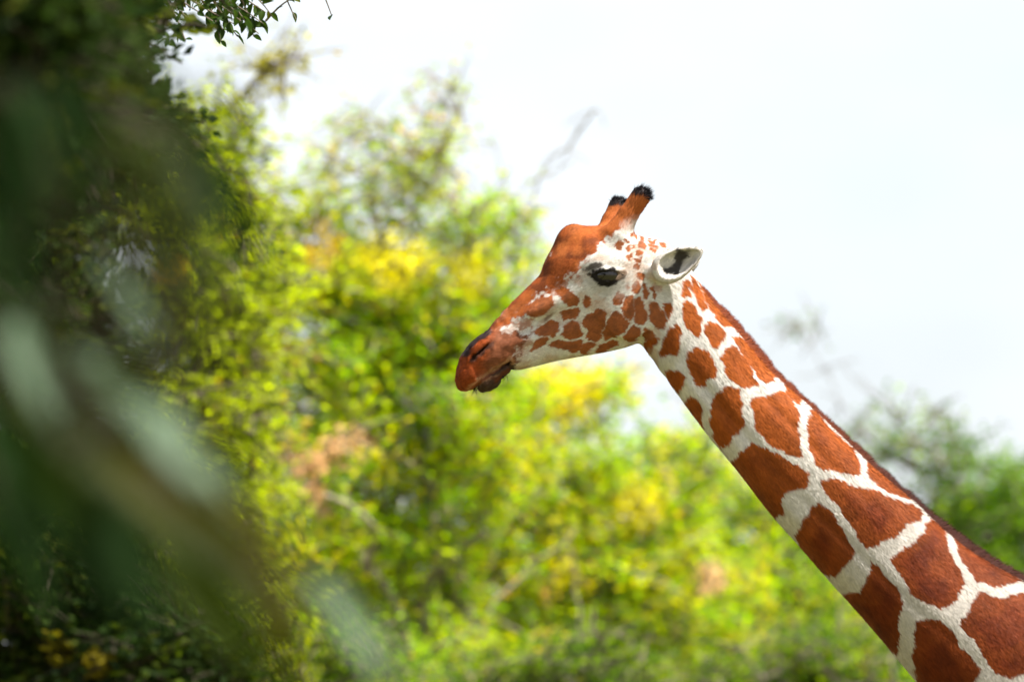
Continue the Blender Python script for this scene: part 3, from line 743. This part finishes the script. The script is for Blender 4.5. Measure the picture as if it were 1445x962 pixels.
    alt = pal[rng.choice(len(pal), len(LC), p=pw), :3]; sw = rng.random(len(LC)) < .35; col = np.where(sw[:, None], alt, col)
    col = col*(.75+.5*big[lcid])[:, None]*rng.uniform(.7, 1.3, (len(LC), 1))
    if extra is not None:
        for (px, py, d, r, ec) in extra:
            q = W(px, py, d); k = d*SENSOR/LENS/1445
            m = np.hypot(LC[:, 0]-q[0], LC[:, 2]-q[2]) < r*k*rng.uniform(.6, 1.2, len(LC))
            col[m] = np.array(ec)*rng.uniform(.7, 1.25, (m.sum(), 1))
    me = mesh_from('crown', V-base, F, 4, mat or M_leaf, np.repeat(col, 4, 0).clip(0, 1), False); obj('crown', me, root)
    return root

LIME = [(.40, .50, .008, 5), (.27, .44, .008, 4), (.56, .52, .008, 3), (.12, .23, .010, 2.0), (.60, .40, .08, .3)]
GREEN = [(.08, .165, .010, 5), (.14, .24, .010, 4), (.045, .09, .010, 3), (.28, .30, .012, 1)]
OLIVE = [(.12, .15, .012, 4), (.20, .21, .012, 3), (.06, .09, .012, 3), (.32, .23, .02, 1.2)]
DARK = [(.018, .034, .008, 5), (.028, .046, .01, 4), (.05, .06, .010, 1.5), (.012, .022, .008, 3)]  # leaf tones darkened to carry the shade of the left side

def gbase(px, d): p = W(px, 0, d); return (p[0], d, -.1)
DRYC = (.66, .44, .25)
grow_tree('thorn_tree', "bright lime-green thorn tree with a yellow crown top, behind the giraffe's muzzle", 'tree', gbase(560, 33),
    [(560, 395, 33, 170, 70, .6, 85, 1.0), (470, 540, 33, 150, 120, .8, 110, 1), (640, 590, 33, 170, 140, .8, 135, 1), (620, 470, 33, 110, 50, .5, 40, 1), (520, 760, 33, 190, 150, .9, 140, 1),
     (590, 270, 33, 80, 70, .4, 24, .36), (660, 330, 33, 80, 50, .4, 20, .5), (725, 350, 33, 45, 55, .3, 11, .35), (700, 430, 33, 50, 60, .3, 14, .6), (640, 120, 33, 50, 40, .2, 5, .15), (430, 310, 33, 70, 50, .4, 22, .55), (520, 190, 33, 90, 50, .3, 12, .25), (480, 250, 33, 60, 40, .3, 10, .3), (630, 200, 33, 50, 50, .3, 8, .3), (600, 950, 33, 200, 110, .9, 90, 1),
     ]+[(x, y, 31.4, 5, 5, .05, 1, .75) for x, y in ((352,634),(368,628),(384,634),(400,640),(415,650),(430,657),(445,652),(458,640),(470,632),(486,622),(503,610),(430,672),(438,686),(440,700),(395,618),(380,612))],
    21, palette=LIME, bark=M_palebark, per=80, bare=[(760, 250, 33), (720, 290, 33), (690, 320, 33), (840, 155, 33), (800, 210, 33), (600, 100, 33)],
    extra=[(560, 370, 33, 60, (.66, .60, .03)), (450, 350, 33, 40, (.62, .46, .07)), (660, 390, 33, 40, (.58, .54, .02)),
           *[(x, y, 31.4, 19, DRYC) for x, y in ((355,634),(380,625),(402,640),(428,655),(447,652),(470,632),(492,618),(508,608),(436,685),(442,702))], (365, 705, 33, 18, (.7, .5, .06))])
grow_tree('thorn_tree', "low yellow-tipped thorn tree whose top lies beneath the giraffe's jaw", 'tree', gbase(850, 35),
    [(790, 568, 35, 100, 40, .5, 38, 1), (860, 690, 35, 170, 95, .8, 110, 1), (760, 800, 35, 190, 130, .9, 130, 1), (950, 850, 35, 150, 130, .9, 105, 1), (990, 650, 35, 70, 40, .4, 14, .6), (820, 980, 35, 200, 90, .9, 80, 1)],
    22, sticks=[((640, 980, 33.6), (690, 860, 33.7), (750, 800, 33.8), (815, 745, 33.9)), ((830, 1000, 33.8), (815, 860, 33.8), (806, 770, 33.7)), ((620, 1000, 33.6), (575, 940, 33.6), (660, 890, 33.6), (700, 770, 33.6)), ((900, 1020, 33.9), (760, 905, 33.8), (700, 870, 33.7))], palette=LIME, bark=M_palebark, per=80, extra=[(790, 550, 35, 55, (.70, .60, .03)), (900, 720, 35, 40, (.6, .54, .02)), (1000, 820, 35, 25, DRYC), (680, 690, 35, 20, DRYC)])
grow_tree('thorn_tree', "mid-green thorn bush beneath the giraffe's neck", 'tree', gbase(1080, 37),
    [(1060, 715, 37, 120, 65, .6, 52, .9), (1080, 850, 37, 170, 120, .9, 130, 1), (1220, 930, 37, 120, 90, .8, 70, 1), (1060, 1000, 37, 170, 80, .9, 70, 1)],
    23, palette=LIME[:3]+GREEN[:2], per=75, bare=[(1075, 560, 37), (1010, 590, 37)], extra=[(1050, 650, 37, 30, (.5, .42, .05)), (1000, 810, 37, 20, DRYC)])
grow_tree('shade_tree', "dark green tree standing behind the back of the giraffe's neck", 'tree', gbase(1400, 42),
    [(1390, 715, 42, 100, 55, .7, 60, 1), (1330, 650, 42, 80, 40, .5, 18, .5), (1380, 820, 42, 130, 110, .9, 120, 1), (1250, 630, 42, 60, 30, .4, 10, .4), (1480, 760, 42, 120, 120, .9, 100, 1), (1230, 780, 42, 110, 80, .8, 55, .8), (1132, 458, 42, 34, 6, .12, 4, .2), (1280, 600, 42, 80, 30, .3, 10, .3)],
    24, palette=[(.07, .16, .008, 5), (.13, .25, .010, 4), (.04, .09, .008, 3), (.24, .34, .010, 3)], per=75, bare=[(1205, 620, 42), (1185, 570, 42), (1162, 520, 42), (1145, 485, 42), (1240, 560, 42)])
grow_tree('thorn_tree', 'yellowish-green thorn tree reaching up beside the overhanging dark branches', 'tree', gbase(290, 29),
    [(310, 430, 29, 110, 120, .7, 110, 1), (270, 620, 29, 140, 150, .8, 140, 1), (310, 240, 29, 80, 80, .5, 42, .8), (395, 92, 29, 70, 10, .3, 9, .35), (270, 800, 29, 120, 120, .8, 100, 1), (200, 250, 29, 110, 110, .6, 60, 1), (250, 980, 29, 200, 90, .8, 90, 1)],
    25, palette=OLIVE+[(.40, .48, .010, 14)], per=80, extra=[(250, 395, 29, 26, (.5, .3, .05)), (395, 90, 29, 70, (.3, .28, .03))])
grow_tree('shade_tree', 'dense tree with shade-darkened leaves low among the shadows under the foreground leaves', 'tree', gbase(60, 25),
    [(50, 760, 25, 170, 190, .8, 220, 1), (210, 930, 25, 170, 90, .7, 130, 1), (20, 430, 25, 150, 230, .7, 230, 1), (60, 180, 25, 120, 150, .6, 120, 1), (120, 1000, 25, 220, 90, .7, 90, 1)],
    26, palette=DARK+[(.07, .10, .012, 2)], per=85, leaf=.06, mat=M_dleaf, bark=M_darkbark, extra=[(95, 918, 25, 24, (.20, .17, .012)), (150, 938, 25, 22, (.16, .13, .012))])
for i, (px, py, d, sd, lb) in enumerate(((350, 790, 47, 31, 'far olive thicket tree seen through gaps in the lime-green crown'), (820, 880, 47, 32, 'far olive thicket tree under the yellow-tipped thorn tree'), (1230, 920, 48, 33, 'far olive thicket tree under the dark green tree'))):
    grow_tree('thicket_tree', lb, 'tree', gbase(px, d), [(px, py, d, 290, 120, 1.0, 190, 1), (px, py+150, d, 290, 120, 1.0, 150, 1)], sd, palette=GREEN+[(.2, .28, .02, 4)], per=70, leaf=.075, spread=.2)
for i, (px, py, d, rx, sd, lb) in enumerate(((420, 960, 30.5, 190, 35, 'dark low shrub at the foot of the lime-green thorn tree'), (780, 985, 31.5, 200, 36, 'dark low shrub at the foot of the yellow-tipped thorn tree'), (1150, 960, 33, 190, 37, "dark low shrub below the giraffe's throat"))):
    grow_tree('shrub', lb, 'shrub', gbase(px, d), [(px, py, d, rx, 75, .5, 90, .8), (px+rx*.3, py-40, d, rx*.5, 60, .4, 25, .6), (px, py+130, d, rx, 90, .5, 80, 1)], sd, palette=GREEN+[(.03, .055, .01, 3), (.22, .32, .01, 4)], per=70, leaf=.05)

# overhanging tree: trunk outside the picture, crown overhead
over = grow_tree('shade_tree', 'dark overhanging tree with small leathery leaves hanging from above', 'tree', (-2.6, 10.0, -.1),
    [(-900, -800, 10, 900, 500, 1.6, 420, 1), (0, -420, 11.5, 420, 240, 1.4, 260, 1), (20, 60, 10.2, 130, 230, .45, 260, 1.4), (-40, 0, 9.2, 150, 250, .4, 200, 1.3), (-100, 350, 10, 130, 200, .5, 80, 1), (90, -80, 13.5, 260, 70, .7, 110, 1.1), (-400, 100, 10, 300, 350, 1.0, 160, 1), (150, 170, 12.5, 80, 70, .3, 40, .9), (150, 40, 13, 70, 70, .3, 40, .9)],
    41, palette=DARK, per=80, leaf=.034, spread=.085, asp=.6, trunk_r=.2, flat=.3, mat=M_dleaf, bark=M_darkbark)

# ------------------------------------------------------------------ single leaves
def leaf_mesh(name, L, w, bend, fold, col, mat, n=8, tipw=.0, prof=None):
    """a leaf along +X from its base at the origin, with a folded midrib; col tints with slight streaks"""
    V, F, C = [], [], []
    rng = np.random.default_rng(int(L*1e4)+int(w*1e4))
    for i in range(n+1):
        t = i/n; hw = w/2*(math.sin(math.pi*min(1, t*.98+.02)**.75)**.9 if prof is None else prof(t))
        x = L*t; z = -bend*L*t*t
        for v in (-1, -.5, 0, .5, 1): V.append((x, v*hw, z+fold*abs(v)*hw)); C.append(np.array(col)*(1.15 if v == 0 else rng.uniform(.88, 1.06)))
    for i in range(n):
        for j in range(4): a = i*5+j; F.append((a, a+1, a+6, a+5))
    return mesh_from(name, np.array(V), np.array(F), 4, mat, np.clip(np.array(C), 0, 1))
def place_leaf(me, parent, base, direction, roll, size=1.0):
    x = Vector(direction).normalized(); z = Vector((0, 0, 1)); y = z.cross(x)
    if y.length < 1e-3: y = Vector((0, 1, 0))
    y.normalize(); z = x.cross(y)
    m = Matrix((x, y, z)).transposed().to_4x4() @ Matrix.Rotation(roll, 4, 'X') @ Matrix.Scale(size, 4)
    o = obj('leaf', me, parent); o.matrix_local = Matrix.Translation(Vector(base)-parent.location) @ m
    return o

# small leaves at the fringe of the overhanging crown, nearly in focus
rng = np.random.default_rng(9)
small = [leaf_mesh('small_leaf', .036, .021, b, .35, c, M_gloss, 5) for b, c in ((.15, (.022, .042, .009)), (.35, (.032, .055, .011)), (.05, (.016, .03, .008)), (.25, (.07, .075, .012)))]
tw = []
def spray(x0, y0, x1, y1, d, n, jit=9):
    a, b = W(x0, y0, d), W(x1, y1, d+rng.uniform(-.12, .12)); m = (a+b)/2+np.array((0, 0, .012))+rng.normal(size=3)*.01
    path = bezier(a, m, b, 7); tw.append((path, np.linspace(.0035, .0014, 7)))
    for q in range(n):
        t = (q+rng.random())/n; i = min(5, int(t*6)); p = path[i]+(path[i+1]-path[i])*(t*6-i)
        g = path[i+1]-path[i]; g = g/np.linalg.norm(g); dv = g*.5+rng.normal(size=3)*.6+np.array((0, 0, -.35))
        place_leaf(small[rng.choice(4, p=(.42, .3, .2, .08))], over, p, dv, rng.uniform(-1.2, 1.2), rng.uniform(.6, 1.1))
for a in ((240,-30,340,30,15.1,14), (275,-25,312,58,15.3,13), (300,-20,365,48,15.4,13), (215,-40,258,46,15.2,12), (225,-40,262,28,15.0,9), (240,-40,330,14,15.2,17), (250,-30,372,34,15.3,22), (270,-30,318,46,15.4,15),
          (290,-25,352,40,15.2,16), (300,-30,375,18,15.5,16), (330,-20,358,52,15.3,12), (300,0,335,52,15.6,10), (270,-10,300,20,15.5,9), (375,30,418,-4,15.4,2), (395,-40,418,28,15.4,5), (440,-50,468,22,15.4,5), (190,-20,250,50,14.4,12), (205,10,240,62,14.2,9), (226,-20,262,58,15.0,12), (60,60,190,120,13.0,6), (180,-40,300,30,15.0,16), (200,-30,280,40,15.1,14), (260,-40,345,26,15.4,14), (310,-40,385,24,15.3,12), (240,-20,330,34,15.2,14)):
    spray(*a)
tw.append((bezier(W(-150, -160, 13.2), W(80, -120, 14.5), W(440, -45, 15.4), 14), np.linspace(.02, .004, 14)))
V, F = tube_mesh(tw, 5); base = np.array(over.location)
obj('twigs', mesh_from('twigs', V-base, F, 4, M_bark), over)

# foreground sapling: trunk outside the picture, a drooping bough of long leaves close to the camera
fg_base = (-.95, 5.6, -.1)
fg = empty('sapling', fg_base); tag(fg, 'foreground sapling bough with long drooping grey-green and olive leaves', 'tree')
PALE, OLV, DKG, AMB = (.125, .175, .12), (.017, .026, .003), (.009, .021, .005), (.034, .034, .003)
longs = {}
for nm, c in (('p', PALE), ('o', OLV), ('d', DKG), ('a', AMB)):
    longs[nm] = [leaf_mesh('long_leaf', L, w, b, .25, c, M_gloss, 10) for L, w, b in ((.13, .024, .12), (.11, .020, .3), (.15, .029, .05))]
top_ = W(-560, 380, 5.6)
pathsF = [(bezier(np.array(fg_base), np.array((-.99, 5.62, 1.4)), top_, 16), np.linspace(.035, .016, 16)),
          (bezier(top_, top_+np.array((.01, -.02, .4)), W(-430, -250, 5.5), 8), np.linspace(.016, .006, 8))]
stem1 = bezier(top_, W(20, 330, 5.4), W(420, 880, 5.2), 40); stem2 = bezier(W(-545, 200, 5.6), W(60, 60, 5.5), W(310, 230, 5.6), 30)
pathsF += [(stem1, np.linspace(.011, .003, 40)), (stem2, np.linspace(.005, .002, 30))]
stems = np.concatenate([stem1, stem2])
LV = [('p',150,380,250,500),('p',30,470,110,620),('p',100,480,230,610),('p',160,530,300,680),('p',220,600,345,745),('p',440,815,520,905),('p',480,870,575,970),
      ('d',60,180,60,320),('d',-10,300,15,450),('o',180,60,200,130),('o',270,110,290,170),('o',200,330,250,440),('d',230,180,340,330),('d',255,230,350,285),('d',300,250,345,390),
      ('o',50,590,330,760),('o',140,640,390,880),('a',240,690,420,800),('a',330,740,420,860),('d',90,610,200,900),('a',370,830,460,970),('d',20,620,90,800),
      ('o',0,540,150,700),('o',200,250,300,400),('o',150,170,280,230),('o',120,520,270,560),('d',-30,560,60,760),('o',240,760,380,920),('o',80,430,120,560),('d',-20,380,60,560),('d',60,100,130,260),('d',0,140,60,320),('o',280,640,400,700),('a',150,620,300,720),('d',-10,700,120,860)]
LV3 = []
for (kd, x0, y0, x1, y1) in LV:
    ln = math.hypot(x1-x0, y1-y0); ox, oy = -(y1-y0)/ln, (x1-x0)/ln
    for q in (-1, 0, 1):
        o_ = q*(11 if kd == 'p' else 32)+rng.uniform(-5, 5); sh = rng.uniform(-.15, .15)
        kk = kd
        LV3.append((kk, x0+ox*o_*.6+(x1-x0)*sh, y0+oy*o_*.6+(y1-y0)*sh, x1+ox*o_*1.3+(x1-x0)*sh, y1+oy*o_*1.3+(y1-y0)*sh))
for i, (kd, x0, y0, x1, y1) in enumerate(LV3):
    d = (5.3 if kd == 'p' else 5.2)+rng.uniform(-.5, .6); a, b = W(x0, y0, d), W(x1, y1, d+rng.uniform(-.05, .05))
    me = longs[kd][i % 3]; L = (.13, .11, .15)[i % 3]; ln = np.linalg.norm(b-a)
    place_leaf(me, fg, a, b-a, math.pi/2*(1 if i % 2 else -1)*.55+rng.uniform(-.35, .35), max(.5, ln/L))
    j = np.argmin(np.linalg.norm(stems-a, axis=1)); s0 = stems[max(0, j-2)]
    pathsF.append((bezier(s0, (s0+a)/2+np.array((0, 0, .01)), a, 6), np.linspace(.0025, .0014, 6)))
V, F = tube_mesh(pathsF, 7)
obj('trunk', mesh_from('trunk', V-np.array(fg_base), F, 4, M_darkbark), fg)
